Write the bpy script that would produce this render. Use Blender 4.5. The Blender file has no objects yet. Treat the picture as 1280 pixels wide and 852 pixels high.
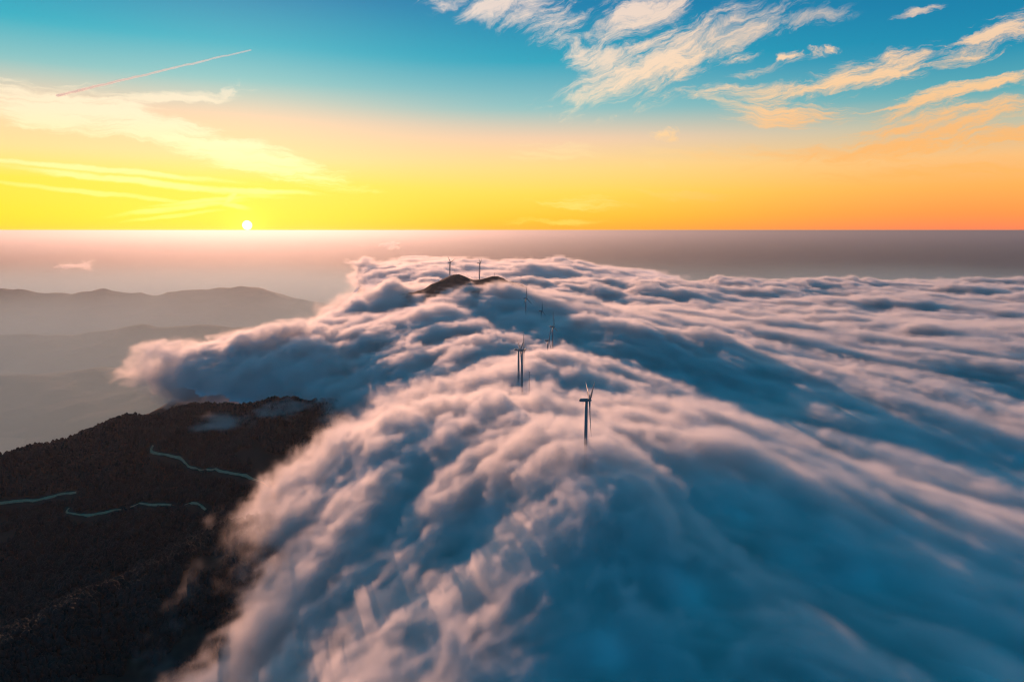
import bpy, math, random
import numpy as np
from mathutils import Vector

# ------------------------------------------------------------------ basics
sc = bpy.context.scene
COL = sc.collection
rng = np.random.default_rng(7)
CAM_Z = 1000.0
PITCH = math.radians(9.2)
F = 854.0                                   # focal length in photo pixels (1280 wide)
CP, SP = math.cos(PITCH), math.sin(PITCH)

def uv(px, py):
    """photo pixel -> slopes (x/y, z/y) of its sight line in world axes"""
    a, up = (px - 640) / F, (426 - py) / F
    dy = CP + up * SP
    return a / dy, (-SP + up * CP) / dy

def at(px, py, Y):
    u, v = uv(px, py)
    return np.array([u * Y, Y, CAM_Z + v * Y])

def lin(r, g, b):
    f = lambda c: (c / 255 / 12.92) if c <= 10.3 else ((c / 255 + .055) / 1.055) ** 2.4
    return (f(r), f(g), f(b), 1)

def tag(o, label=None, cat=None, group=None, kind=None):
    if label: o['label'] = label
    if cat: o['category'] = cat
    if group: o['group'] = group
    if kind: o['kind'] = kind
    return o

def link_mesh(name, verts, faces, mat=None, parent=None, smooth=True):
    me = bpy.data.meshes.new(name)
    verts = np.asarray(verts, np.float32)
    if isinstance(faces, np.ndarray):
        n, k = faces.shape
        me.vertices.add(len(verts)); me.vertices.foreach_set('co', verts.ravel())
        me.loops.add(n * k); me.loops.foreach_set('vertex_index', faces.astype(np.int32).ravel())
        me.polygons.add(n)
        me.polygons.foreach_set('loop_start', np.arange(0, n * k, k, dtype=np.int32))
        me.update(calc_edges=True)
    else:
        me.from_pydata([tuple(map(float, v)) for v in verts], [], faces)
    if smooth:
        me.polygons.foreach_set('use_smooth', np.ones(len(me.polygons), bool))
    me.update()
    o = bpy.data.objects.new(name, me)
    COL.objects.link(o)
    if mat: me.materials.append(mat)
    if parent: o.parent = parent
    return o

def grid_faces(nx, ny):
    i = np.arange(nx * ny).reshape(nx, ny)
    return np.stack([i[:-1, :-1], i[1:, :-1], i[1:, 1:], i[:-1, 1:]], -1).reshape(-1, 4)

def sheet(name, X, Y, Z, mat, keep=None):
    nx, ny = Z.shape
    V = np.stack([X, Y, Z], -1).reshape(-1, 3)
    f = grid_faces(nx, ny)
    if keep is not None:
        k = keep.reshape(-1)
        f = f[k[f].any(1)]
        used = np.zeros(len(V), bool); used[f.ravel()] = True
        m = np.cumsum(used) - 1
        V, f = V[used], m[f]
    return link_mesh(name, V, f, mat)

# ------------------------------------------------------------------ noise
TAB = np.random.default_rng(3).random((64, 64, 64)).astype(np.float32) * 2 - 1
TABF = TAB.ravel()

def vnoise(x, y, z=None):
    """value noise in -1..1, quintic fade, any shape"""
    x = np.asarray(x, np.float32); y = np.asarray(y, np.float32)
    def part(t):
        i = np.floor(t); f = (t - i).astype(np.float32)
        i = i.astype(np.int32)
        return i & 63, (i + 1) & 63, f * f * f * (f * (f * 6 - 15) + 10)
    x0, x1, fx = part(x); y0, y1, fy = part(y)
    x0 = x0 << 12; x1 = x1 << 12; y0 = y0 << 6; y1 = y1 << 6
    def plane(zz):
        a = TABF[x0 + y0 + zz]; a = a + (TABF[x1 + y0 + zz] - a) * fx
        b = TABF[x0 + y1 + zz]; b = b + (TABF[x1 + y1 + zz] - b) * fx
        return a + (b - a) * fy
    if z is None:
        return plane(17)
    z0, z1, fz = part(np.asarray(z, np.float32))
    p = plane(z0)
    return p + (plane(z1) - p) * fz

def rot(x, y, a):
    c, s = math.cos(a), math.sin(a)
    return x * c - y * s, x * s + y * c

def fbm2(x, y, s, octv=4, seed=0, gain=.5):
    v = 0; a = 1; t = 0
    for k in range(octv):
        xx, yy = rot(x / s, y / s, .7 * k + seed)
        v = v + a * vnoise(xx + 13.7 * k + seed * 5.1, yy + 7.3 * k - seed * 3.3); t += a
        a *= gain; s *= .48
    return v / t

def ss(a, b, x):
    t = np.clip((x - a) / (b - a), 0, 1)
    return t * t * (3 - 2 * t)

def spl(x, pts):
    """smooth interpolation through control points (cubic Hermite)"""
    p = np.array(pts, float); xs, ys = p[:, 0], p[:, 1]
    m = np.gradient(ys, xs)
    x = np.clip(x, xs[0], xs[-1])
    i = np.clip(np.searchsorted(xs, x) - 1, 0, len(xs) - 2)
    h = xs[i + 1] - xs[i]; t = (x - xs[i]) / h
    return ((2 * t**3 - 3 * t**2 + 1) * ys[i] + (t**3 - 2 * t**2 + t) * h * m[i]
            + (-2 * t**3 + 3 * t**2) * ys[i + 1] + (t**3 - t**2) * h * m[i + 1])

# ------------------------------------------------------------------ land
RIDGE = [(60, -400, 640), (70, 200, 660), (97, 835, 700), (30, 1330, 680), (18, 1450, 664), (60, 1700, 630), (100, 1890, 614), (118, 2000, 638), (60, 2420, 672), (90, 2490, 640), (0, 2640, 735), (-116, 2780, 781), (-174, 2869, 792), (-261, 2917, 810), (-442, 3054, 674), (-590, 3212, 579), (-737, 3686, 452), (-842, 4423, 263)]
PEAKB = [(-158, 2843, 787), (-69, 2885, 813), (-11, 2938, 789), (63, 3054, 684), (211, 3475, 452)]
SHOULDER = [(-261, 2917, 805), (-442, 2864, 731), (-674, 2780, 642), (-895, 2717, 452)]
SPUR = [(60, 1720, 625), (-300, 1730, 565), (-560, 1720, 545), (-819, 1690, 548), (-960, 1610, 535), (-1060, 1560, 498), (-1171, 1490, 486), (-1500, 1340, 400), (-2000, 1200, 250)]
SPURB = [(60, 1300, 640), (-300, 1120, 560), (-470, 1010, 505), (-562, 935, 482), (-652, 800, 468), (-760, 640, 420), (-900, 400, 330)]
SPURC = [(-560, 1720, 560), (-600, 1450, 500), (-700, 1290, 430), (-830, 1150, 360)]

def ridge_h(x, y, pts, slope):
    best = np.full(np.shape(x), -1e4, float)
    for (ax, ay, az), (bx, by, bz) in zip(pts[:-1], pts[1:]):
        dx, dy = bx - ax, by - ay
        t = np.clip(((x - ax) * dx + (y - ay) * dy) / (dx * dx + dy * dy), 0, 1)
        d = np.hypot(x - ax - t * dx, y - ay - t * dy)
        h = az + t * (bz - az) - slope * (np.sqrt(d * d + 900) - 30) + 1.0e-4 * slope * np.minimum(d, 1800) ** 2
        best = np.maximum(best, h)
    return best

def smax(a, b, k=18.0):
    m = np.maximum(a, b)
    return m + k * np.log(np.exp((a - m) / k) + np.exp((b - m) / k)) 

def land(x, y, detail=True):
    x = np.asarray(x, float); y = np.asarray(y, float)
    wx = x + 35 * fbm2(x, y, 260, 3, 1); wy = y + 35 * fbm2(x, y, 260, 3, 2)
    if not detail: wx, wy = x, y
    h = ridge_h(wx, wy, RIDGE, .62)
    h = smax(h, ridge_h(x, y, PEAKB, .62), 8)
    h = smax(h, ridge_h(wx, wy, SHOULDER, .55))
    h = smax(h, ridge_h(.5 * (x + wx), .5 * (y + wy), SPUR, .55))
    h = smax(h, ridge_h(.5 * (x + wx), .5 * (y + wy), SPURB, .52))
    h = smax(h, ridge_h(wx, wy, SPURC, .5))
    if detail:
        pk = np.exp(-((x + 179) ** 2 + (y - 2885) ** 2) / 250 ** 2)
        h = h + (1 - .7 * pk) * (17 * (1 - 2 * np.abs(fbm2(x, y, 170, 4, 3))) + 26 * (1 - 2 * np.abs(fbm2(x, y, 420, 3, 6))) - 28) + 3 * fbm2(x, y, 26, 3, 4)
    return h

# distant hills on the sun side: polylines given in world metres
HILLA = [(-6900, 6900, 395), (-5200, 7000, 410), (-4700, 7100, 355), (-4200, 7200, 380), (-3700, 7300, 335), (-3280, 7300, 395), (-2750, 7200, 410),
         (-2350, 7100, 305), (-1900, 7100, 235), (-1200, 7300, 135)]
HILLB = [(-5500, 5200, 215), (-3700, 5400, 185), (-3000, 5500, 255), (-2500, 5400, 260), (-2000, 5200, 255), (-1500, 4900, 235), (-900, 4700, 215)]
HILLC = [(-4600, 3900, 80), (-3300, 4000, 140), (-2600, 4000, 160), (-1900, 3900, 190), (-1300, 3700, 220)]

HK = 1.8
FLOOR = -760.0
def hills(x, y, pts, slope=.33, seed=5):
    pts = [(a * HK, b * HK, 1000 - (1000 - h) * HK) for a, b, h in pts]
    wx = x + 420 * fbm2(x, y, 2000, 4, seed); wy = y + 420 * fbm2(x, y, 2000, 4, seed + 1)
    h = ridge_h(wx, wy, pts, slope)
    rid = lambda sc_, k: 1 - 2 * np.abs(fbm2(x, y, sc_, 3, seed + k))
    return h + 60 * rid(1500, 2) + 38 * rid(640, 3) + 16 * fbm2(x, y, 200, 4, seed + 4) - 60

# ------------------------------------------------------------------ cloud field
def xr(y): return spl(y, [(0, 60), (835, 95), (1400, 45), (1980, 100), (2420, 50), (2900, -175), (3500, -430), (5000, -600), (9000, -900)])
def zcrest(y): return spl(y, [(0, 615), (480, 640), (700, 675), (880, 716), (1130, 728), (1325, 708), (1650, 684), (1950, 670), (2200, 692), (2450, 726), (2700, 775), (2850, 798), (2960, 792), (3120, 745), (3400, 660), (3900, 600), (5000, 575), (9000, 560)])
def xedge(y): return spl(y, [(0, -520), (450, -480), (800, -440), (960, -450), (1090, -560), (1270, -455), (1500, -390), (1620, -430), (1780, -720), (2000, -1200), (2200, -1130), (2450, -900), (2700, -820), (2950, -700), (3200, -560), (3600, -620), (4500, -900), (6000, -1300), (8000, -1900), (14000, -2500)])

def flow(x, y):
    """t along the streaks, s across them: they fan out and bend towards us on both sides of the crest"""
    d = x - xr(y)
    k = np.where(d > 0, .95 * (np.sqrt(d * d + 220 ** 2) - 220), .85 * (np.sqrt(d * d + 150 ** 2) - 150))
    k = np.where(d > 1500, k, k)
    return d * 1.25, y + k

def edge_in(x, y):
    """metres inside the ragged western front of the cloud (negative: clear air)"""
    return x - xedge(y) + 150 * fbm2(x, y, 300, 4, 9) 

PINS = []          # (x, y, height the cloud surface has there, radius)
PINW = None
def BANK(x, y):
    q = x / np.maximum(y, 1) + .05 * fbm2(x, y, 1500, 3, 95)
    return ss(6400, 7400, y) * (1 - ss(9300, 10500, y)) * ss(-.27, -.20, q) * (1 - ss(.02, .36, q))

def cloud_top(x, y):
    """height of the cloud surface without its small billows, and how solid it is (0..1)"""
    x = np.asarray(x, float); y = np.asarray(y, float)
    d = x - xr(y); zc = zcrest(y)
    sea = 592 + 18 * fbm2(x, y, 1400, 3, 21)
    bank = BANK(x, y)
    lo = ss(5300, 6300, y + 250 * fbm2(x, y, 900, 3, 23)) * (1 - bank)
    sea = sea - 95 * (1 - ss(700, 2500, y))
    sea = sea - 240 * lo
    zc = zc - 220 * lo
    r = zc - (zc - sea) * (1 - np.exp(-(np.maximum(d, 0) / 640) ** 1.5))
    l = zc - spl(y, [(0, 165), (1300, 165), (1600, 120), (1900, 20), (2300, 28), (2700, 55), (3200, 60), (5000, 30), (9000, 15)]) * (np.maximum(-d, 0) / 520) ** 1.3
    B = np.where(d > 0, r, np.maximum(l, 430))
    t, s = flow(x, y)
    wt = t + 120 * fbm2(x, y, 420, 3, 31); ws = s + 95 * fbm2(x, y, 330, 3, 32)
    A = (1 + .7 * ss(2200, 6000, y)) * (1 - .75 * lo)
    w = (28 * vnoise(wt / 470, ws / 225) + 20 * vnoise(wt / 240 + 9, ws / 110 + 4)
         + 11 * vnoise(wt / 115 + 3, ws / 60 + 8) + 20 * fbm2(x, y, 520, 2, 33))
    bil = (1 - np.abs(vnoise(wt / 190 + 5, ws / 105 + 1)) * 2) * 7 + (1 - np.abs(vnoise(wt / 95 + 2, ws / 52 + 7)) * 2) * 4
    A = A * (1 + .3 * ss(1900, 2150, y) * (1 - ss(2600, 2800, y)))
    arc = np.exp(-(t / np.where(t < 0, 800, 520)) ** 2) * (-30 * np.exp(-((s - 880) / 130) ** 2) + 16 * np.exp(-((s - 1200) / 90) ** 2) + 8 * np.exp(-((s - 690) / 70) ** 2) - 12 * np.exp(-((s - 530) / 100) ** 2))
    arc = arc + 34 * fbm2(x, y, 270, 4, 35) * ss(-350, -750, d)
    din = edge_in(x, y)
    T = B + A * (w + bil) + arc
    g = land(x, y, False) + 42 * ss(-20, 200, din)                 # on its way down the slope it always stands clear of the ground
    T = np.where((d < 0) & (y < 1650), T + (np.maximum(T, g) - T) * ss(-20, 120, din) * (1 - ss(-300, -130, d)) * (1 - ss(1350, 1600, y)), T)
    if PINW is not None:
        for (px_, py_, _, r_), k_ in zip(PINS, PINW):
            T = T + k_ * np.exp(-((x - px_) ** 2 + (y - py_) ** 2) / (2 * r_ * r_))
    return T, din, t, s

def solve_pins():
    global PINW
    PINW = None
    P = np.array(PINS, float)
    want = P[:, 2] - cloud_top(P[:, 0], P[:, 1])[0]
    K = np.exp(-((P[:, None, 0] - P[None, :, 0]) ** 2 + (P[:, None, 1] - P[None, :, 1]) ** 2) / (2 * P[None, :, 3] ** 2))
    PINW = np.linalg.solve(K + .02 * np.eye(len(P)), want)

def pin(px, py, Y, r, dz=0.):
    p = at(px, py, Y); PINS.append((p[0], p[1], p[2] + dz, r))
for q in ((731.5, 547, 835, 70, -4), (653, 481, 1330, 60, -7), (648.8, 460, 1455, 55, -7), (684.7, 442, 1900, 75, -7), (690.5, 427, 2000, 75, -7), (657.5, 387, 2450, 70, -7), (677.5, 389.5, 2485, 50, -7),
          (602, 353.5, 2850, 70, -3), (566, 353, 2880, 55, -3), (530, 368, 2860, 60, -3)):
    pin(*q)
for q in ((560, 497, 1190, 110), (660, 500, 1130, 90), (760, 512, 1150, 120)):
    pin(*q)

def cloud_f(x, y, top, c, t, s, z, vox):
    """3-D field: metres below the billowed surface (positive inside)"""
    e = (1 + 1.5 * (1 - c)) * (1 - .35 * ss(60, 480, x - 60) * (1 - ss(1300, 2600, y)))
    bl = lambda v: 1 - 2 * np.abs(v)
    q = vnoise(t / 130 + 3, s / 90 + 1, z / 70 + 2)
    t = t + 26 * q; s = s - 22 * q
    f = top - z
    f = f + e * 13 * vnoise(t / 100, s / 58, z / 46)
    f = f + e * 9 * bl(vnoise(t / 58 + 5, s / 42 + 2, z / 34 + 3))
    if vox < 9:
        f = f + 4.5 * vnoise(t / 150 + 3, s / 17 + 2, z / 24)
    if vox < 16:
        f = f + e * 7.5 * bl(vnoise(t / 29 + 1, s / 23 + 8, z / 19 + 6))
    if vox < 9:
        f = f + e * 5 * bl(vnoise(t / 14.5 + 7, s / 12 + 3, z / 10.5 + 1))
    if vox < 5:
        f = f + e * 2.6 * vnoise(t / 9 + 2, s / 7 + 9, z / 6 + 4)
    return f - 3

SLABS = [  # y0, y1, x0, x1, z0, z1, voxel
    (230, 900, -560, 900, 390, 830, 3.3),
    (900, 2250, -1560, 1850, 400, 830, 5.4),
    (2250, 6200, -2300, 4900, 420, 860, 13.0),
    (6200, 15000, -3400, 11000, 390, 740, 38.0)]
FADE = 60.0

# ------------------------------------------------------------------ materials
def mat(name):
    m = bpy.data.materials.new(name); m.use_nodes = True
    nt = m.node_tree
    for n in list(nt.nodes):
        if n.type != 'OUTPUT_MATERIAL': nt.nodes.remove(n)
    return m, nt, nt.nodes['Material Output']

def nd(nt, kind, **kw):
    n = nt.nodes.new(kind)
    for k, v in kw.items():
        if k.startswith('i_'):
            key = k[2:]
            n.inputs[int(key) if key.isdigit() else key.replace('_', ' ')].default_value = v
        else: setattr(n, k, v)
    return n

def diffuse(name, c0, c1, scale, rough=.9, bump=0, detail=6, spec=.2):
    m, nt, out = mat(name)
    p = nd(nt, 'ShaderNodeBsdfPrincipled'); p.inputs['Roughness'].default_value = rough
    p.inputs['Specular IOR Level'].default_value = spec
    g = nd(nt, 'ShaderNodeNewGeometry')
    n = nd(nt, 'ShaderNodeTexNoise'); n.inputs['Scale'].default_value = scale; n.inputs['Detail'].default_value = detail
    nt.links.new(g.outputs['Position'], n.inputs['Vector'])
    r = nd(nt, 'ShaderNodeValToRGB')
    r.color_ramp.elements[0].position = .35; r.color_ramp.elements[1].position = .65
    r.color_ramp.elements[0].color = (*c0, 1); r.color_ramp.elements[1].color = (*c1, 1)
    nt.links.new(n.outputs['Fac'], r.inputs['Fac']); nt.links.new(r.outputs['Color'], p.inputs['Base Color'])
    if bump:
        b = nd(nt, 'ShaderNodeBump'); b.inputs['Strength'].default_value = 1; b.inputs['Distance'].default_value = bump
        nt.links.new(n.outputs['Fac'], b.inputs['Height']); nt.links.new(b.outputs['Normal'], p.inputs['Normal'])
    nt.links.new(p.outputs[0], out.inputs['Surface'])
    return m

M_core = diffuse('cloud_core', (.86, .87, .88), (.9, .9, .9), .02, 1, 0, 3, 0)
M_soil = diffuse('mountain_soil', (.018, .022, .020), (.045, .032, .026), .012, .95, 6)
M_hill = diffuse('hill_forest', (.012, .022, .020), (.026, .036, .030), .004, .95, 25)
M_plain = diffuse('valley_ground', (.045, .06, .045), (.10, .10, .075), .0012, .95, 0)
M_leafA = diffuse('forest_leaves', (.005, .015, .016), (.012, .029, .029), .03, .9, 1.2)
M_road = diffuse('road_concrete', (.44, .22, .13), (.54, .29, .18), .25, .85)
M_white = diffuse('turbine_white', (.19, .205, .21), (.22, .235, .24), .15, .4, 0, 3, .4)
M_steel = diffuse('mast_steel', (.22, .22, .23), (.32, .32, .32), .4, .5, 0, 3, .4)

def volume_mat(name, aniso, col=(1, 1, 1), dens=1.0):
    m, nt, out = mat(name)
    v = nd(nt, 'ShaderNodeVolumePrincipled')
    v.inputs['Color'].default_value = (*col, 1); v.inputs['Anisotropy'].default_value = aniso
    v.inputs['Density'].default_value = dens
    nt.links.new(v.outputs[0], out.inputs['Volume'])
    return m
M_vap = volume_mat('cloud_vapour', .45, (.985, .985, .985))
M_mist = volume_mat('mist_air', .36, (.50, .77, .86), 1e-3)     # the grid holds densities per kilometre
MIST = .25
M_haze = volume_mat('haze_air', .66, (.48, .52, .60), 1.3e-5)

def lathe(prof, seg=20, cap=True):
    """prof: [(r, z)] -> verts, faces round +Z"""
    V, Fc = [], []
    for r, z in prof:
        for k in range(seg):
            a = 2 * math.pi * k / seg
            V.append((r * math.cos(a), r * math.sin(a), z))
    for i in range(len(prof) - 1):
        for k in range(seg):
            a, b = i * seg + k, i * seg + (k + 1) % seg
            Fc.append((a, b, b + seg, a + seg))
    if cap:
        Fc.append(tuple(range(seg))[::-1]); Fc.append(tuple(range((len(prof) - 1) * seg, len(prof) * seg)))
    return V, Fc

def loft(rings):
    n = len(rings[0]); V = [v for r in rings for v in r]; Fc = []
    for i in range(len(rings) - 1):
        for k in range(n):
            a, b = i * n + k, i * n + (k + 1) % n
            Fc.append((a, b, b + n, a + n))
    Fc.append(tuple(range(n))[::-1]); Fc.append(tuple(range((len(rings) - 1) * n, len(rings) * n)))
    return V, Fc

# ------------------------------------------------------------------ density grids become volumes
def grid_volume(name, dens, lo, hi, material, parent=None):
    """dens[nx,ny,nz] (extinction per metre) -> a mesh of sample points turned into a volume by a small node group"""
    nx, ny, nz = dens.shape
    me = bpy.data.meshes.new(name)
    me.vertices.add(dens.size)
    a = me.attributes.new('dens', 'FLOAT', 'POINT')
    a.data.foreach_set('value', np.ascontiguousarray(dens, np.float32).ravel())
    o = bpy.data.objects.new(name, me); COL.objects.link(o)
    if parent: o.parent = parent
    g = bpy.data.node_groups.new(name + '_grid', 'GeometryNodeTree')
    g.interface.new_socket('Geometry', in_out='INPUT', socket_type='NodeSocketGeometry')
    g.interface.new_socket('Geometry', in_out='OUTPUT', socket_type='NodeSocketGeometry')
    N, L = g.nodes, g.links.new
    gi, go = N.new('NodeGroupInput'), N.new('NodeGroupOutput')
    cube = N.new('GeometryNodeVolumeCube')
    cube.inputs['Min'].default_value = lo; cube.inputs['Max'].default_value = hi
    for k, v in zip('XYZ', dens.shape): cube.inputs['Resolution ' + k].default_value = v
    pos, sep = N.new('GeometryNodeInputPosition'), N.new('ShaderNodeSeparateXYZ')
    L(pos.outputs[0], sep.inputs[0])
    idx = None
    for k in range(3):
        mr = N.new('ShaderNodeMapRange'); mr.clamp = True
        mr.inputs['From Min'].default_value = lo[k]; mr.inputs['From Max'].default_value = hi[k]
        mr.inputs['To Min'].default_value = 0; mr.inputs['To Max'].default_value = dens.shape[k] - 1
        L(sep.outputs[k], mr.inputs['Value'])
        fi = N.new('FunctionNodeFloatToInt'); fi.rounding_mode = 'ROUND'
        L(mr.outputs[0], fi.inputs[0])
        if idx is None: idx = fi.outputs[0]
        else:
            mu = N.new('FunctionNodeIntegerMath'); mu.operation = 'MULTIPLY'; mu.inputs[1].default_value = dens.shape[k]
            L(idx, mu.inputs[0])
            ad = N.new('FunctionNodeIntegerMath'); ad.operation = 'ADD'
            L(mu.outputs[0], ad.inputs[0]); L(fi.outputs[0], ad.inputs[1]); idx = ad.outputs[0]
    at_ = N.new('GeometryNodeInputNamedAttribute'); at_.data_type = 'FLOAT'; at_.inputs['Name'].default_value = 'dens'
    si = N.new('GeometryNodeSampleIndex'); si.data_type = 'FLOAT'; si.domain = 'POINT'; si.clamp = True
    L(gi.outputs[0], si.inputs['Geometry']); L(at_.outputs['Attribute'], si.inputs['Value']); L(idx, si.inputs['Index'])
    L(si.outputs['Value'], cube.inputs['Density'])
    sm = N.new('GeometryNodeSetMaterial'); sm.inputs['Material'].default_value = material
    L(cube.outputs[0], sm.inputs[0]); L(sm.outputs[0], go.inputs[0])
    md = o.modifiers.new('grid', 'NODES'); md.node_group = g
    me.materials.append(material)
    return o

def smin(a, b, k):
    h = np.clip(.5 + .5 * (b - a) / k, 0, 1)
    return b + (a - b) * h - k * h * (1 - h)

def slab_density(S):
    y0, y1, x0, x1, z0, z1, v = S
    xs = np.arange(x0, x1, v); ys = np.arange(y0 - FADE, y1 + FADE, v); zs = np.arange(z0, z1, v)
    X, Y = np.meshgrid(xs, ys, indexing='ij')
    top, din, t, s = [a.astype(np.float32) for a in cloud_top(X, Y)]
    gnd = under_cloud(X, Y, land(X, Y, False)).astype(np.float32)
    c = ss(0, 300, din)
    D = np.zeros((len(xs), len(ys), len(zs)), np.float32)
    zz = zs.astype(np.float32)[None, None, :]
    amp = 42 + 30 * (1 - c)
    m = (zz < (top + amp)[..., None]) & (din > -110)[..., None] & (zz > gnd[..., None] - 110) & ((zz > (top - 140)[..., None]) | (din < 260)[..., None])
    ix, iy, iz = np.nonzero(m)
    xx, yy, z = X[ix, iy].astype(np.float32), Y[ix, iy].astype(np.float32), zs[iz].astype(np.float32)
    cc, dd = c[ix, iy], din[ix, iy]
    f = cloud_f(xx, yy, top[ix, iy], cc, t[ix, iy], s[ix, iy], z, v)
    puff = 0
    for q, (sc_, am) in enumerate(((120, 48), (76, 40), (40, 24), (21, 14), (11, 8))):
        if sc_ > 2 * v: puff = puff + am * vnoise(xx / sc_ + q * 3, yy / sc_ + q, z / sc_ * 1.15 + 2 * q)
    f = smin(f, .75 * dd + 1.2 * puff, 45.)
    soft = max(SOFT, 1.8 * v) + 34 * (1 - cc) + 16 * ss(120, 520, xx) * (1 - ss(1300, 2600, yy))
    wisp = vnoise(xx / 30 + 4, yy / 21 + 2, z / 17) + .6 * vnoise(xx / 13 + 1, yy / 10 + 8, z / 9 + 3) if v < 9 else vnoise(xx / 60 + 4, yy / 42 + 2, z / 30)
    hang = (1 - ss(3300, 3800, yy)) * (1 - ss(.5, 1., cc))
    f = f - 400 * hang * ss(105, 190, top[ix, iy] - z + 1.2 * puff)
    rho = RHO * ss(0, soft, f) ** 1.3 * (.35 + .65 * ss(-.55, .55, wisp)) * (1 - ss(95, 135, f)) * (.16 + .84 * cc)
    w = ss(y0 - FADE, y0 + FADE, yy) if y0 > 300 else 1.0
    w = w * (1 - ss(y1 - FADE, y1 + FADE, yy))
    ex = np.minimum(xx - x0, x1 - xx)
    D[ix, iy, iz] = rho * w * ss(0, 60, ex)
    D[:, :, 0] = D[:, :, -1] = 0
    return D, (float(xs[0]), float(ys[0]), float(zs[0])), (float(xs[-1]), float(ys[-1]), float(zs[-1]))

RHO = .095
SOFT = 15.0

# ------------------------------------------------------------------ the sea of cloud
def under_cloud(x, y, h):
    T, din, _, _ = cloud_top(x, y)
    w = ss(90, 260, din) * (1 - ss(2560, 2740, y))
    return h + (np.minimum(h, T - 75) - h) * w
def graded(segs):
    """segs: [(start, step), ..., (end, None)]"""
    out = []
    for (a, st), (b, _) in zip(segs[:-1], segs[1:]):
        n = max(1, int(round((b - a) / st)))
        out += list(a + (b - a) * np.arange(n) / n)
    return np.array(out + [segs[-1][0]])

gx = graded([(-9000, 400), (-3000, 60), (-1500, 14), (-700, 7), (900, 14), (2000, 30), (5000, 90), (11000, 500), (20000, None)])
gy = graded([(150, 7), (1100, 10), (2300, 18), (4500, 40), (9000, 120), (15000, 300), (20000, None)])
X, Y = np.meshgrid(gx, gy, indexing='ij')
solve_pins()
top, din, t, s = cloud_top(X, Y)
depth = spl(Y, [(0, 40), (900, 40), (1300, 44), (2600, 56), (6000, 75), (15000, 80), (30000, 40)])
Z = top - depth - 45 * (1 - ss(150, 330, din)) - 800 * ss(6000, 11000, Y + 300 * fbm2(X, Y, 1200, 3, 91)) * (1 - BANK(X, Y))
keep = (Z > under_cloud(X, Y, land(X, Y, False)) - 40) & (Z > -300) & (din > 150)
cloud = sheet('cloud_sea', X, Y, Z, M_core, keep)
tag(cloud, 'sea of pink and blue cloud pouring over the mountain ridge', 'clouds', kind='stuff')
xs = np.arange(-26000, 26000, 260.); ys = np.arange(1700, 24000, 220.); zs = np.arange(FLOOR, 660, 55.)
GX, GY, GZ = np.meshgrid(xs, ys, zs, indexing='ij')
lo_ = 210 + 190 * fbm2(GX[..., 0], GY[..., 0], 4500, 4, 61)[..., None]
D = MIST * (1 - ss(lo_ - 700, lo_ + 60, GZ)) * ss(1700, 2900, GY) * (1 - ss(15000, 23000, GY)) * (1 - ss(20000, 25500, np.abs(GX)))
mist = grid_volume('valley_mist', D, (xs[0], ys[0], zs[0]), (xs[-1], ys[-1], zs[-1]), M_mist)
tag(mist, 'thin mist lying in the valley between the hills', 'mist', kind='stuff')
for S in SLABS:
    D, lo, hi = slab_density(S)
    print('slab', D.shape, (D > 0).mean(), D.max())
    grid_volume('cloud_vapour', D, lo, hi, M_vap, cloud)

def cloud_puff(px, py, Y, sx_, sy_, sz_, rho, seed, label):
    c = at(px, py, Y); n = (56, 40, 32)
    g = [np.linspace(-1.25, 1.25, k, dtype=np.float32) for k in n]
    A, B, C = np.meshgrid(*g, indexing='ij')
    q = sum(am * vnoise(A * fr + seed, B * fr * sy_ / sx_ + seed, C * fr * .8 + 2 * seed) for fr, am in ((1.6, .5), (3.3, .35), (6.5, .2), (12, .12)))
    r = 1 - np.sqrt(A * A + B * B + np.where(C < 0, 1.8, 1.) * C * C) + q
    r = r - 3 * ss(.95, 1.2, np.maximum(np.maximum(abs(A), abs(B)), abs(C)))
    o = grid_volume('cloud_puff', rho * ss(.25, .95, r), tuple(np.float64((-1.25 * sx_, -1.25 * sy_, -1.25 * sz_))), tuple(np.float64((1.25 * sx_, 1.25 * sy_, 1.25 * sz_))), M_vap)
    o.location = c
    return tag(o, label, 'mist' if 'mist' in label else 'cloud', kind='stuff')
cloud_puff(285, 528, 1560, 110, 60, 30, .010, 1.3, 'thin veil of mist drifting over the dark wooded crest')
cloud_puff(345, 515, 1640, 95, 60, 34, .014, 5.3, 'second scrap of mist on the crest, touching the big cloud')
cloud_puff(97, 332, 9500, 280, 200, 110, .008, 2.1, 'lone small pink cloud in the haze left of the sun')
cloud_puff(455, 330, 8600, 260, 250, 120, .02, 3.7, 'small dark rimmed cloud at the tip of the far cloud bank')
cloud_puff(487, 307, 12500, 260, 200, 90, .012, 4.9, 'tiny grey cloud just under the horizon right of the sun')

# ------------------------------------------------------------------ land sheets
X, Y = np.meshgrid(graded([(-4200, 60), (-1600, 12), (-250, 24), (700, 70), (1700, None)]), graded([(-400, 40), (450, 12), (1900, 24), (2450, 8), (3000, 40), (4300, None)]), indexing='ij')
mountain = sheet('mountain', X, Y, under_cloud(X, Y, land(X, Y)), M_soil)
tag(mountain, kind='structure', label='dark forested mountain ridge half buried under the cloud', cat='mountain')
X, Y = np.meshgrid(graded([(-17000, 90), (0, None)]), graded([(4500, 90), (17500, None)]), indexing='ij')
Hh = np.maximum(hills(X, Y, HILLA), np.maximum(hills(X, Y, HILLB, .30, 15), hills(X, Y, HILLC, .26, 25)))
Hh = np.maximum(Hh, FLOOR - 60)
hl = sheet('hills', X, Y, Hh, M_hill, Hh > FLOOR - 20)
tag(hl, kind='structure', label='hazy blue hills rising from the valley', cat='hills')
gp = graded([(-1500000, 100000), (-100000, 20000), (-20000, 1000), (20000, 20000), (100000, 100000), (1500000, None)])
X, Y = np.meshgrid(gp, gp, indexing='ij')
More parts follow.
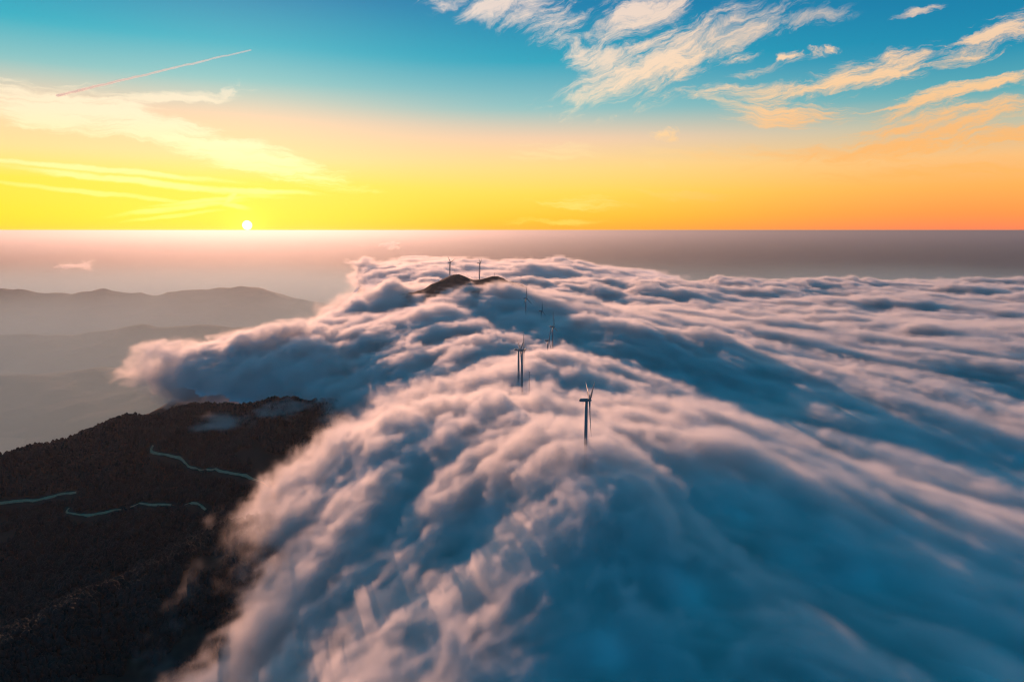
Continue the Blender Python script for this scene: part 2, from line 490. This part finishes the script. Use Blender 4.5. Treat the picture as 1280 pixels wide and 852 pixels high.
gr = sheet('ground', X, Y, FLOOR + 12 * fbm2(X, Y, 3000, 3, 40), M_plain)
tag(gr, kind='structure', label='misty valley floor reaching to the horizon', cat='ground')

# ------------------------------------------------------------------ roads on the slope
def hit(px, py, y0=500., y1=2600.):
    """where the sight line of a photo pixel meets the land"""
    u, v = uv(px, py)
    ys = np.arange(y0, y1, 4.)
    g = CAM_Z + v * ys - land(u * ys, ys)
    k = np.nonzero(g < 0)[0]
    if not len(k): return None
    return (u * ys[k[0]], ys[k[0]])
ROADS = [[(191.2, 557.3), (186.5, 562.6), (189, 566.6), (207, 569), (225.8, 571), (230.5, 577), (239, 584.6), (249.7, 587.3), (273.6, 588.3), (292, 592.6), (310.8, 596.3), (321.4, 601.6), (336, 609)],
         [(-20, 633), (0, 629.8), (18.6, 625.5), (34.5, 623.4), (53, 624), (69, 621.8), (82.3, 618), (96, 616.5)],
         [(86.3, 635), (80.5, 641), (86.3, 641.5), (101, 644), (117, 644.6), (138, 638.8), (159.4, 634.3), (186, 631.6), (212.5, 631.6), (239, 630.3), (249.7, 630.8), (258, 638)]]
ROADPTS = []
for k, pl in enumerate(ROADS):
    P = [hit(*q) for q in pl]; P = np.array([q for q in P if q])
    d = np.r_[0, np.cumsum(np.hypot(*np.diff(P, axis=0).T))]
    n = int(d[-1] / 5); dd = np.linspace(0, d[-1], n)
    c = np.stack([np.interp(dd, d, P[:, 0]), np.interp(dd, d, P[:, 1])], 1)
    for _ in range(6): c[1:-1] = .25 * c[:-2] + .5 * c[1:-1] + .25 * c[2:]
    tn = np.gradient(c, axis=0); tn /= np.linalg.norm(tn, axis=1)[:, None]; nr = np.stack([-tn[:, 1], tn[:, 0]], 1)
    W = 1.5
    zc = np.max([land(*(c + o * nr).T) for o in (-W, 0, W)], axis=0) + .5
    for _ in range(4): zc[1:-1] = np.maximum(zc[1:-1], .25 * zc[:-2] + .5 * zc[1:-1] + .25 * zc[2:])
    V = []
    for o, dz in ((-W - 2.5, -5), (-W, -.15), (-W + .4, 0), (W - .4, 0), (W, -.15), (W + 2.5, -5)):
        V.append(np.c_[c + o * nr, zc + dz])
    V = np.stack(V, 1).reshape(-1, 3)
    r = link_mesh('road', V, grid_faces(n, 6)[:, ::-1], M_road)
    tag(r, ['pale mountain road curving down from the crest into the cloud', 'pale road cutting across the lowest slope', 'broken pale road running level into the cloud front'][k], 'road', kind='structure')
    ROADPTS.append(c)
ROADPTS = np.concatenate(ROADPTS)

# ------------------------------------------------------------------ the wood on the slope
def crowns(n):
    u = rng.random((n, 2))
    y = 430 + (2200 - 430) * u[:, 0] ** .8
    x = -.98 * y + (.85 * y) * u[:, 1]
    z = land(x, y)
    gx_ = (land(x + 6, y) - land(x - 6, y)) / 12; gy_ = (land(x, y + 6) - land(x, y - 6)) / 12
    bare = fbm2(x, y, 150, 4, 71) + .35 * fbm2(x, y, 40, 2, 72)
    ok = (edge_in(x, y) < 240) & (bare < .38) & (z > 60)
    for rx, ry in ROADPTS[::2]:
        vx, vy = rx / math.hypot(rx, ry), ry / math.hypot(rx, ry)
        fwd = (x - rx) * vx + (y - ry) * vy; sd_ = (x - rx) * vy - (y - ry) * vx
        ok &= ~((np.abs(sd_) < 9) & (fwd > -20) & (fwd < 8))
    return x[ok], y[ok], z[ok]
cx, cy_, cz = crowns(110000)
NL, NS = 4, 7
th = np.linspace(.25, math.pi * .72, NL); ph = np.arange(NS) * 2 * math.pi / NS
unit = np.array([(math.sin(a) * math.cos(b + .4 * i), math.sin(a) * math.sin(b + .4 * i), math.cos(a)) for i, a in enumerate(th) for b in ph])
fc = [(i * NS + k, (i + 1) * NS + k, (i + 1) * NS + (k + 1) % NS, i * NS + (k + 1) % NS) for i in range(NL - 1) for k in range(NS)]
fc = np.array(fc); nv = NL * NS
n = len(cx); print('crowns', n)
rad = (2.2 + 3.0 * rng.random(n) ** 1.6) * (1 + .25 * fbm2(cx, cy_, 120, 2, 74)); hgt = rad * (1.0 + .9 * rng.random(n))
jit = 1 + .34 * (rng.random((n, nv)) - .5)
P = unit[None] * jit[..., None] * np.stack([rad, rad, hgt], 1)[:, None, :]
P = P + np.stack([cx, cy_, cz + hgt * .55], 1)[:, None, :]
topv = P[:, :NS].mean(1) + np.stack([0 * hgt, 0 * hgt, hgt * .12], 1)
faces = (fc[None] + (np.arange(n) * nv)[:, None, None]).reshape(-1, 4)
cap = np.stack([np.arange(0, 4), ], 0)
caps = np.array([[0, 1, 2, 3], [0, 3, 4, 6], [4, 5, 6, 6]])[:2]
faces = np.concatenate([faces, (caps[None] + (np.arange(n) * nv)[:, None, None]).reshape(-1, 4)])
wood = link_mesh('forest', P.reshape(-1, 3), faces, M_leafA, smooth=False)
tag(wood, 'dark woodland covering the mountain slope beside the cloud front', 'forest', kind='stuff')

# ------------------------------------------------------------------ wind turbines and masts
def empty(name, loc, rz=0):
    o = bpy.data.objects.new(name, None); COL.objects.link(o)
    o.location = loc; o.rotation_euler = (0, 0, rz); return o

BLADE = 45.0
def blade_shape():
    R = []
    for u in (0, .02, .05, .1, .18, .3, .45, .6, .75, .88, .96, 1.0):
        z = 1.1 + u * BLADE
        ch = 2.2 + (4.2 - 2.2) * ss(.02, .18, u) if u <= .18 else 4.2 * max(0, 1 - (u - .18) / .82) ** .85 + .5
        th = ch * (1.0 - .68 * ss(.02, .2, u))
        tw = math.radians(16 * (1 - u) ** 2 + 4)
        bend = 1.3 * u * u                                      # prebend, away from the tower
        ring = []
        for k in range(12):
            a = 2 * math.pi * k / 12
            px, py = .5 * th * math.sin(a), .5 * ch * math.cos(a) - .18 * ch * ss(.02, .2, u)
            ring.append((px * math.cos(tw) - py * math.sin(tw) + bend, px * math.sin(tw) + py * math.cos(tw), z))
        R.append(ring)
    return loft(R)

def nacelle_shape():
    R = []
    for x, w, h in ((-9.0, 1.2, 1.2), (-8.6, 1.7, 1.75), (-5, 1.95, 2.0), (1.5, 1.95, 2.05), (2.4, 1.6, 1.7)):
        R.append([(x, w * math.copysign(abs(math.cos(a)) ** .45, math.cos(a)), .25 + h * math.copysign(abs(math.sin(a)) ** .45, math.sin(a))) for a in [2 * math.pi * (k + .5) / 20 for k in range(20)]])
    return loft(R)

def turbine(px, py, Y, yaw, th0, label):
    """hub at photo position, foot on the mountain; yaw: rotor axis from +X towards +Y; th0: first blade, degrees from up"""
    hx, hy, hzz = at(px, py, Y)
    ax = np.array([math.cos(yaw), math.sin(yaw)])
    fx, fy = hx - 4.0 * ax[0], hy - 4.0 * ax[1]
    base = float(land(np.array([fx]), np.array([fy]))[0]) - 1
    H = hzz - base
    t = empty('wind_turbine', (fx, fy, base), yaw)
    tag(t, label, 'wind turbine', 'wind turbines along the ridge')
    V, Fc = lathe([(3.2, 0), (3.2, .6), (2.4, .6), (2.3, H * .3), (2.1, H * .65), (1.85, H - 1.9)], 24)
    link_mesh('tower', V, Fc, M_white, t)
    n = link_mesh('nacelle', *nacelle_shape(), M_white, t); n.location = (0, 0, H)
    V, Fc = lathe([(.12, 0), (.12, 2.4)], 8)
    a = link_mesh('wind_vane', V, Fc, M_steel, n); a.location = (-7, 0, 2.2)
    V, Fc = lathe([(1.55, -1.5), (1.7, -.4), (1.6, .8), (1.1, 1.9), (.45, 2.5), (.05, 2.65)], 20)
    h = link_mesh('hub', V, Fc, M_white, t); h.location = (4.0, 0, H); h.rotation_euler = (0, math.pi / 2, 0)
    bs = blade_shape()
    for k in range(3):
        b = link_mesh('blade', *bs, M_white, t); b.location = (4.0, 0, H)
        b.rotation_euler = (math.radians(-(th0 + 120 * k)), 0, 0)
    return t
R_ = math.radians
turbine(737, 500, 835, R_(2), 74, 'nearest wind turbine, its tower foot sunk in a blue hollow of the cloud')
turbine(655, 437.5, 1330, R_(4), 44, 'tall wind turbine with its whole tower showing, beside the small steel pylon')
turbine(650.5, 437, 1450, R_(11), 70, 'wind turbine hidden half behind the tall one, its two upper blades in a V')
turbine(686.5, 425.5, 1900, R_(11), -16, 'short looking wind turbine just below another on the cloud, one blade pointing down right')
turbine(692.5, 408, 2000, R_(17), 10, 'wind turbine with one blade straight up and one level, above a short looking one')
turbine(658.5, 372.8, 2450, R_(24), 8, 'small wind turbine poking from the cloud below the bare summit')
turbine(678, 388.5, 2485, R_(13), 14, 'wind turbine sunk in cloud to its hub so that only a blade shows')
turbine(563.2, 328, 2912, R_(29), 52, 'wind turbine on the summit hump nearer the sun')
turbine(600.2, 329, 2880, R_(13), 62, 'pale wind turbine between the two dark humps of the summit')

def stick(r0, r1, a, b):
    a, b = Vector(a), Vector(b); d = b - a; q = d.to_track_quat('Z', 'Y')
    V, Fc = lathe([(r0, 0), (r1, d.length)], 8)
    return [tuple(q @ Vector(v) + a) for v in V], Fc
def join(parts):
    V, Fc = [], []
    for v, f in parts:
        o = len(V); V += v; Fc += [tuple(i + o for i in q) for q in f]
    return V, Fc
def foot(px, Y):
    u = uv(px, 400)[0]; x = u * Y
    return x, Y, float(land(np.array([x]), np.array([Y]))[0])
def pylon(px, pytop, Y, label):
    x, y, z = foot(px, Y); H = float(at(px, pytop, Y)[2]) - z
    o = empty('power_pylon', (x, y, z - .5)); tag(o, label, 'pylon')
    st = []
    for sx_ in (-1, 1):
        for sy_ in (-1, 1):
            st.append(stick(.2, .14, (sx_ * 1.7, sy_ * 1.7, 0), (sx_ * .35, sy_ * .35, H)))
    nlev = int(H / 5)
    for k in range(nlev):
        a, b = k / nlev, (k + 1) / nlev; wa, wb = 1.7 - 1.35 * a, 1.7 - 1.35 * b
        for s1 in (-1, 1):
            st += [stick(.08, .08, (-wa, s1 * wa, a * H), (wb, s1 * wb, b * H)), stick(.08, .08, (s1 * wa, wa, a * H), (s1 * wb, -wb, b * H)),
                   stick(.08, .08, (-wb, s1 * wb, b * H), (wb, s1 * wb, b * H))]
    link_mesh('lattice_mast', *join(st), M_steel, o, smooth=False)
    for zz, w in ((H - 2, 2.6), (H - 6.5, 4.2)):
        link_mesh('crossarm', *join([stick(.22, .12, (0, 0, zz), (sg * w, 0, zz + .3)) for sg in (-1, 1)] + [stick(.1, .1, (0, 0, zz + 1.4), (sg * w, 0, zz + .3)) for sg in (-1, 1)]), M_steel, o, smooth=False)
    return o
def mast(px, pytop, Y, r, label, dish=False):
    x, y, z = foot(px, Y); H = float(at(px, pytop, Y)[2]) - z
    o = empty('mast', (x, y, z - .5)); tag(o, label, 'mast')
    link_mesh('pole', *stick(r, r * .6, (0, 0, 0), (0, 0, H)), M_steel, o)
    link_mesh('crossarm', *stick(.18, .18, (-1.6, 0, H * .93), (1.6, 0, H * .93)), M_steel, o)
    if dish:
        V, Fc = lathe([(.9, 0), (.9, 2.6)], 12)
        b = link_mesh('cabinet', V, Fc, M_steel, o); b.location = (0, 0, H * .62)
    return o
pylon(662, 464, 1260, 'small steel lattice pylon rising from the cloud next to the tall turbine')
mast(570.8, 331, 2917, .35, 'thin measuring mast beside the turbine nearer the sun')
mast(590.5, 345.3, 2850, .9, 'short thick post on the summit between its two turbines', True)
mast(607.6, 344.6, 2875, .45, 'tiny post just beyond the pale summit turbine')
mast(618.3, 340.2, 2890, .7, 'dark antenna mast behind the hump away from the sun', True)

# ------------------------------------------------------------------ light
SUN_AZ = math.atan(uv(309, 284)[0])                 # radians, left of +Y
SUN_EL = math.radians(SUN_ELEV := 10.5)
sun = bpy.data.lights.new('sun_light', 'SUN'); sun.energy = 4.2; sun.angle = math.radians(.5); sun.color = (1, .47, .29)
so = bpy.data.objects.new('sun_light', sun); COL.objects.link(so)
sd = Vector((math.sin(SUN_AZ) * math.cos(SUN_EL), math.cos(SUN_AZ) * math.cos(SUN_EL), math.sin(SUN_EL)))
so.rotation_euler = (-sd).to_track_quat('-Z', 'Y').to_euler()

world = bpy.data.worlds.new('World'); sc.world = world; world.use_nodes = True
nt = world.node_tree
for n in list(nt.nodes): nt.nodes.remove(n)
wl = nt.links.new
def mth(op, a, b=None, c=None, clamp=False):
    n = nt.nodes.new('ShaderNodeMath'); n.operation = op; n.use_clamp = clamp
    for i, v in enumerate((a, b, c)):
        if v is None: continue
        if isinstance(v, (int, float)): n.inputs[i].default_value = v
        else: wl(v, n.inputs[i])
    return n.outputs[0]
def mrange(v, a, b, c=0., d=1., smooth=True):
    n = nt.nodes.new('ShaderNodeMapRange'); n.interpolation_type = 'SMOOTHSTEP' if smooth else 'LINEAR'
    wl(v, n.inputs['Value'])
    for k, q in zip(('From Min', 'From Max', 'To Min', 'To Max'), (a, b, c, d)): n.inputs[k].default_value = q
    return n.outputs[0]
def ramp(v, stops):
    n = nt.nodes.new('ShaderNodeValToRGB'); e = n.color_ramp.elements
    while len(e) < len(stops): e.new(.5)
    for el, (p, col) in zip(e, stops): el.position = p; el.color = lin(*col)
    wl(v, n.inputs['Fac']); return n.outputs['Color']
def mixc(f, a, b):
    n = nt.nodes.new('ShaderNodeMix'); n.data_type = 'RGBA'
    for sck, v in ((n.inputs['Factor'], f), (n.inputs[6], a), (n.inputs[7], b)):
        if isinstance(v, (int, float)): sck.default_value = v
        elif isinstance(v, tuple): sck.default_value = v
        else: wl(v, sck)
    return n.outputs[2]
tc = nt.nodes.new('ShaderNodeTexCoord')
sx = nt.nodes.new('ShaderNodeSeparateXYZ'); wl(tc.outputs['Generated'], sx.inputs[0])
dx, dy, dz = sx.outputs
elev = mth('MULTIPLY', mth('ARCSINE', dz), 180 / math.pi)           # degrees above the horizon
az = mth('MULTIPLY', mth('ARCTAN2', dx, dy), 180 / math.pi)         # degrees right of +Y
E = lambda deg: deg / 90.0
ev = mth('DIVIDE', elev, 90.0, clamp=True)
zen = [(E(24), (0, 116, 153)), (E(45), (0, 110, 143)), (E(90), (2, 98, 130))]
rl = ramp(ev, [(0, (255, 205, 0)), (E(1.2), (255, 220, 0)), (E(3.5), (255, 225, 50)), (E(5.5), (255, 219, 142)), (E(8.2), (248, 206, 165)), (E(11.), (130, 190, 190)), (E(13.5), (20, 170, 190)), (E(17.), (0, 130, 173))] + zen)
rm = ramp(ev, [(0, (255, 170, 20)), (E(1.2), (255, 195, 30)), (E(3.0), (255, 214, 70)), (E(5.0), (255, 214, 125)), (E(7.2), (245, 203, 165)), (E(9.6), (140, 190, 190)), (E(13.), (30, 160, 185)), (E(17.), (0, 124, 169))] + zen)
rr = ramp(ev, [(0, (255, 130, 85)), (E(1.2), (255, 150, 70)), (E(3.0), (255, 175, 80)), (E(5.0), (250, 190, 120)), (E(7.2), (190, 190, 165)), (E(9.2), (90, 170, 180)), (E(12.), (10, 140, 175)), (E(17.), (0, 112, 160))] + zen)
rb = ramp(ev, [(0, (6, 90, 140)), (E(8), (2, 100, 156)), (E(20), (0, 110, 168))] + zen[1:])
skyc = mixc(mrange(az, -24, 4), rl, rm)
skyc = mixc(mrange(az, 0, 36), skyc, rr)
aaz = mth('ABSOLUTE', az)
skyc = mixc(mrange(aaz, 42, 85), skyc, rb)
# glow and disc of the sun
sv = Vector((math.sin(SUN_AZ), math.cos(SUN_AZ), 0))
v_ = at(309, 281.5, 1000.) - np.array([0, 0, CAM_Z]); v_ = v_ / np.linalg.norm(v_)
vd = nt.nodes.new('ShaderNodeVectorMath'); vd.operation = 'DOT_PRODUCT'; wl(tc.outputs['Generated'], vd.inputs[0]); vd.inputs[1].default_value = tuple(v_)
ang = mth('MULTIPLY', mth('ARCCOSINE', mth('MINIMUM', vd.outputs['Value'], 1.0)), 180 / math.pi)
sky_plain = skyc
uu = mth('MULTIPLY', mth('DIVIDE', dx, mth('MAXIMUM', dy, .05)), F); vv = mth('MULTIPLY', mth('DIVIDE', dz, mth('MAXIMUM', dy, .05)), F)
cmb = nt.nodes.new('ShaderNodeCombineXYZ'); wl(uu, cmb.inputs[0]); wl(vv, cmb.inputs[1])
def noise(vec, scale, detail, rough=.55, dist=0.):
    n = nt.nodes.new('ShaderNodeTexNoise'); n.noise_dimensions = '3D'
    wl(vec, n.inputs['Vector']); n.inputs['Scale'].default_value = scale; n.inputs['Detail'].default_value = detail
    n.inputs['Roughness'].default_value = rough; n.inputs['Distortion'].default_value = dist
    return n
wn = noise(cmb.outputs[0], 1 / 70, 5, .6)
wv = nt.nodes.new('ShaderNodeVectorMath'); wv.operation = 'MULTIPLY_ADD'
wl(wn.outputs['Color'], wv.inputs[0]); wv.inputs[1].default_value = (44, 30, 0); wl(cmb.outputs[0], wv.inputs[2])
wsub = nt.nodes.new('ShaderNodeVectorMath'); wsub.operation = 'SUBTRACT'; wl(wv.outputs[0], wsub.inputs[0]); wsub.inputs[1].default_value = (22, 15, 0)
warp = wsub.outputs[0]
def mapping(vec, loc, ang, scl):
    m = nt.nodes.new('ShaderNodeMapping'); m.vector_type = 'TEXTURE'
    wl(vec, m.inputs['Vector']); m.inputs['Location'].default_value = (*loc, 0); m.inputs['Rotation'].default_value = (0, 0, math.radians(ang)); m.inputs['Scale'].default_value = (*scl, 1)
    return m.outputs[0]
FIB = {k: noise(mapping(warp, (31 * i, 17), a, sc_), 1.0, 8, ro, d).outputs['Fac'] for i, (k, a, sc_, ro, d) in enumerate((
    ('A', 24, (70, 20), .72, .5), ('B', 13, (80, 13), .72, .5), ('C', -4, (100, 9), .70, .3), ('P', 0, (16, 11), .6, .2)))}
FIBD = {k: mth('MULTIPLY_ADD', v, 2.0, -1.0) for k, v in FIB.items()}
CIRRUS = [  # px, py, angle, half length, half width, fibres, strength
    (820, 80, 20, 160, 48, 'A', 1.0), (765, 78, -16, 110, 30, 'A', .9), (905, 42, 13, 150, 27, 'A', .85), (640, 10, -8, 125, 30, 'A', .85), (805, 12, 28, 100, 34, 'A', .9), (975, 24, 4, 90, 14, 'A', .6),
    (980, 112, 4, 190, 13, 'B', .9), (1085, 92, 13, 160, 24, 'B', 1.), (1235, 52, 18, 135, 24, 'B', .95), (980, 139, -4, 115, 22, 'C', 1.0), (905, 128, -10, 80, 8, 'C', .6),
    (1190, 116, 14, 170, 16, 'B', 1.), (1215, 143, 11, 190, 24, 'B', .95), (1150, 178, 8, 240, 20, 'B', 1.), (1250, 166, 8, 140, 26, 'B', .9), (1180, 212, 3, 180, 16, 'C', .7), (1000, 192, -1, 240, 12, 'C', .6),
    (989, 71, 10, 20, 9, 'P', 1.0), (1025, 65, 0, 22, 8, 'P', 1.0), (970, 83, 12, 70, 7, 'B', .6), (1145, 16, 15, 40, 5, 'B', .85), (831, 170, 0, 20, 12, 'P', .95), (865, 193, -5, 95, 8, 'C', .5), (820, 208, 5, 20, 7, 'P', .6),
    (690, 190, 0, 80, 13, 'C', .45), (735, 255, -4, 85, 11, 'C', .8), (865, 243, -4, 90, 8, 'C', .6), (690, 278, -2, 90, 6, 'C', .6),
    (90, 140, -7, 190, 38, 'C', .85), (170, 155, -13, 190, 30, 'C', .85), (300, 192, -14, 190, 27, 'C', 1.), (215, 121, 4, 110, 11, 'C', .7), (277, 115, 28, 28, 10, 'P', .55)]
STREAK = [  # px, py, angle, half length, half width, strength: the combed bright trails above the sun
    (120, 212, -5, 270, 6, .9), (180, 228, -6, 250, 7, 1.), (315, 239, -2, 130, 6, 1.), (110, 240, -6, 210, 5, .75), (228, 259, 7, 125, 6, .9), (255, 251, 6, 105, 5, .85), (289, 247, 40, 22, 7, 1.), (295, 257, -8, 30, 5, 1.), (215, 270, 7, 90, 4, .7)]
alpha = None
soft_warp = nt.nodes.new('ShaderNodeVectorMath'); soft_warp.operation = 'MULTIPLY_ADD'
wl(wn.outputs['Color'], soft_warp.inputs[0]); soft_warp.inputs[1].default_value = (14, 9, 0); wl(cmb.outputs[0], soft_warp.inputs[2])
for row in CIRRUS + [(*q[:5], None, q[5]) for q in STREAK]:
    px_, py_, an, ha, hb, fb, st_ = row
    u_, v__ = uv(px_, py_)
    lv = nt.nodes.new('ShaderNodeVectorMath'); lv.operation = 'LENGTH'
    if fb: wl(mapping(warp, (u_ * F, v__ * F), an, (ha, hb)), lv.inputs[0])
    else: wl(mapping(soft_warp.outputs[0], (u_ * F + 7, v__ * F + 4.5), an, (ha, hb)), lv.inputs[0])
    m_ = mrange(lv.outputs['Value'], 1.15, .15, 0, 1)
    d_ = FIBD[fb or 'C']
    wedge = fb == 'C' and px_ < 420
    k_ = mth('MULTIPLY', mrange(mth('MULTIPLY_ADD', d_, 1.1 if wedge else 2.0 if fb else .6, m_), .12 if fb == 'A' else .22, 1.0 if wedge else 1.36 if fb else 1.15), mth('MULTIPLY', mrange(m_, 0, .2), st_))
    alpha = k_ if alpha is None else mth('MAXIMUM', alpha, k_)
ccl = ramp(ev, [(0, (255, 238, 90)), (E(3), (255, 246, 130)), (E(5), (255, 247, 170)), (E(8), (255, 240, 200)), (E(11), (255, 232, 205)), (E(17), (255, 228, 208))])
ccr = ramp(ev, [(0, (255, 170, 80)), (E(4), (255, 180, 85)), (E(7), (252, 184, 110)), (E(10), (255, 205, 150)), (E(17), (255, 222, 195))])
sky_cloud = mixc(mth('MULTIPLY', alpha, .93), skyc, mixc(mrange(az, -8, 26), ccl, ccr))
glow = mth('POWER', 2.718, mth('DIVIDE', ang, -.9))
def with_sun(c):
    c = mixc(mth('MULTIPLY', glow, .9, clamp=True), c, (1.3, 1.05, .05, 1))
    return mixc(mrange(ang, .40, .30), c, (2.5, 2.3, 1.5, 1))
nish = nt.nodes.new('ShaderNodeTexSky'); nish.sky_type = 'NISHITA'; nish.sun_disc = False
nish.sun_elevation = SUN_EL; nish.sun_rotation = SUN_AZ; nish.altitude = 1000
bg1 = nt.nodes.new('ShaderNodeBackground'); wl(nish.outputs[0], bg1.inputs[0]); bg1.inputs[1].default_value = .006
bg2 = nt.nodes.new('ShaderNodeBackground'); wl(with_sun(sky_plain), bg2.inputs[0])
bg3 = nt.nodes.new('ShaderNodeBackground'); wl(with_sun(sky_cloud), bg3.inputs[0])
# the cirrus only covers the sunward part of the sky; elsewhere it is clear
part_ = mth('MULTIPLY', mth('LESS_THAN', aaz, 44), mth('MULTIPLY', mth('GREATER_THAN', elev, 0), mth('LESS_THAN', elev, 20)))
mx = nt.nodes.new('ShaderNodeMixShader'); wl(part_, mx.inputs[0]); wl(bg2.outputs[0], mx.inputs[1]); wl(bg3.outputs[0], mx.inputs[2])
ad = nt.nodes.new('ShaderNodeAddShader'); wl(bg1.outputs[0], ad.inputs[0]); wl(mx.outputs[0], ad.inputs[1])
wo = nt.nodes.new('ShaderNodeOutputWorld'); wl(ad.outputs[0], wo.inputs['Surface'])
world.cycles.sampling_method = 'MANUAL'; world.cycles.sample_map_resolution = 512

# ------------------------------------------------------------------ condensation trail
m = volume_mat('ice_trail', .35, (1, 1, 1), .0045)
def trail(p0, p1, alt, r0, r1, label, n=160):
    P0, P1 = [np.array([u * (alt / v), alt / v, CAM_Z + alt]) for u, v in (uv(*p0), uv(*p1))]
    d = (P1 - P0) / np.linalg.norm(P1 - P0); a = np.cross(d, (0, 0, 1)); a /= np.linalg.norm(a); b = np.cross(a, d)
    R = []
    for k in range(n):
        q = k / (n - 1); c = P0 + (P1 - P0) * q
        r = (r0 + (r1 - r0) * q) * (1 + .15 * float(vnoise(np.array([k / 3.1]), np.array([.3]))[0])) * (1 if 0 < k < n - 1 else .15)
        c = c + b * 18 * float(vnoise(np.array([k / 5.]), np.array([7.3]))[0])
        R.append([c + r * (math.cos(t_) * a + math.sin(t_) * b) for t_ in [2 * math.pi * i / 10 for i in range(10)]])
    o = link_mesh('contrail', *loft([r_[::-1] for r_ in R]), m)
    return tag(o, label, 'contrail')
trail((70, 120), (315, 62), 8000., 80, 34, 'long thin white contrail climbing across the blue sky above the sun')

# ------------------------------------------------------------------ haze
def box(name, lo, hi, m):
    v = [(x, y, z) for x in (lo[0], hi[0]) for y in (lo[1], hi[1]) for z in (lo[2], hi[2])]
    return link_mesh(name, v, [(0, 1, 3, 2), (4, 6, 7, 5), (0, 4, 5, 1), (2, 3, 7, 6), (0, 2, 6, 4), (1, 5, 7, 3)], m, smooth=False)
hz = box('haze', (-1520000, -1520000, FLOOR - 20), (1520000, 1520000, 1012), M_haze)
tag(hz, 'pale haze filling the air below the horizon', 'haze', kind='stuff')

# ------------------------------------------------------------------ camera and render
cam = bpy.data.cameras.new('camera'); co = bpy.data.objects.new('camera', cam); COL.objects.link(co)
cam.sensor_width = 36; cam.lens = 36 * F / 1280; cam.clip_start = 1; cam.clip_end = 4000000
co.location = (0, 0, CAM_Z); co.rotation_euler = (math.pi / 2 - PITCH, 0, 0)
sc.camera = co
sc.render.engine = 'CYCLES'
cy = sc.cycles
cy.filter_width = 1.15; cy.use_denoising = True; cy.denoiser = 'OPENIMAGEDENOISE'
cy.max_bounces = 8; cy.diffuse_bounces = 3; cy.volume_bounces = 4; cy.glossy_bounces = 2; cy.transparent_max_bounces = 8
cy.volume_step_rate = 1.5; cy.volume_max_steps = 256
cy.sample_clamp_indirect = 6
sc.view_settings.view_transform = 'Standard'; sc.view_settings.look = 'None'
sc.view_settings.exposure = 0; sc.view_settings.gamma = 1; sc.view_settings.use_curve_mapping = False
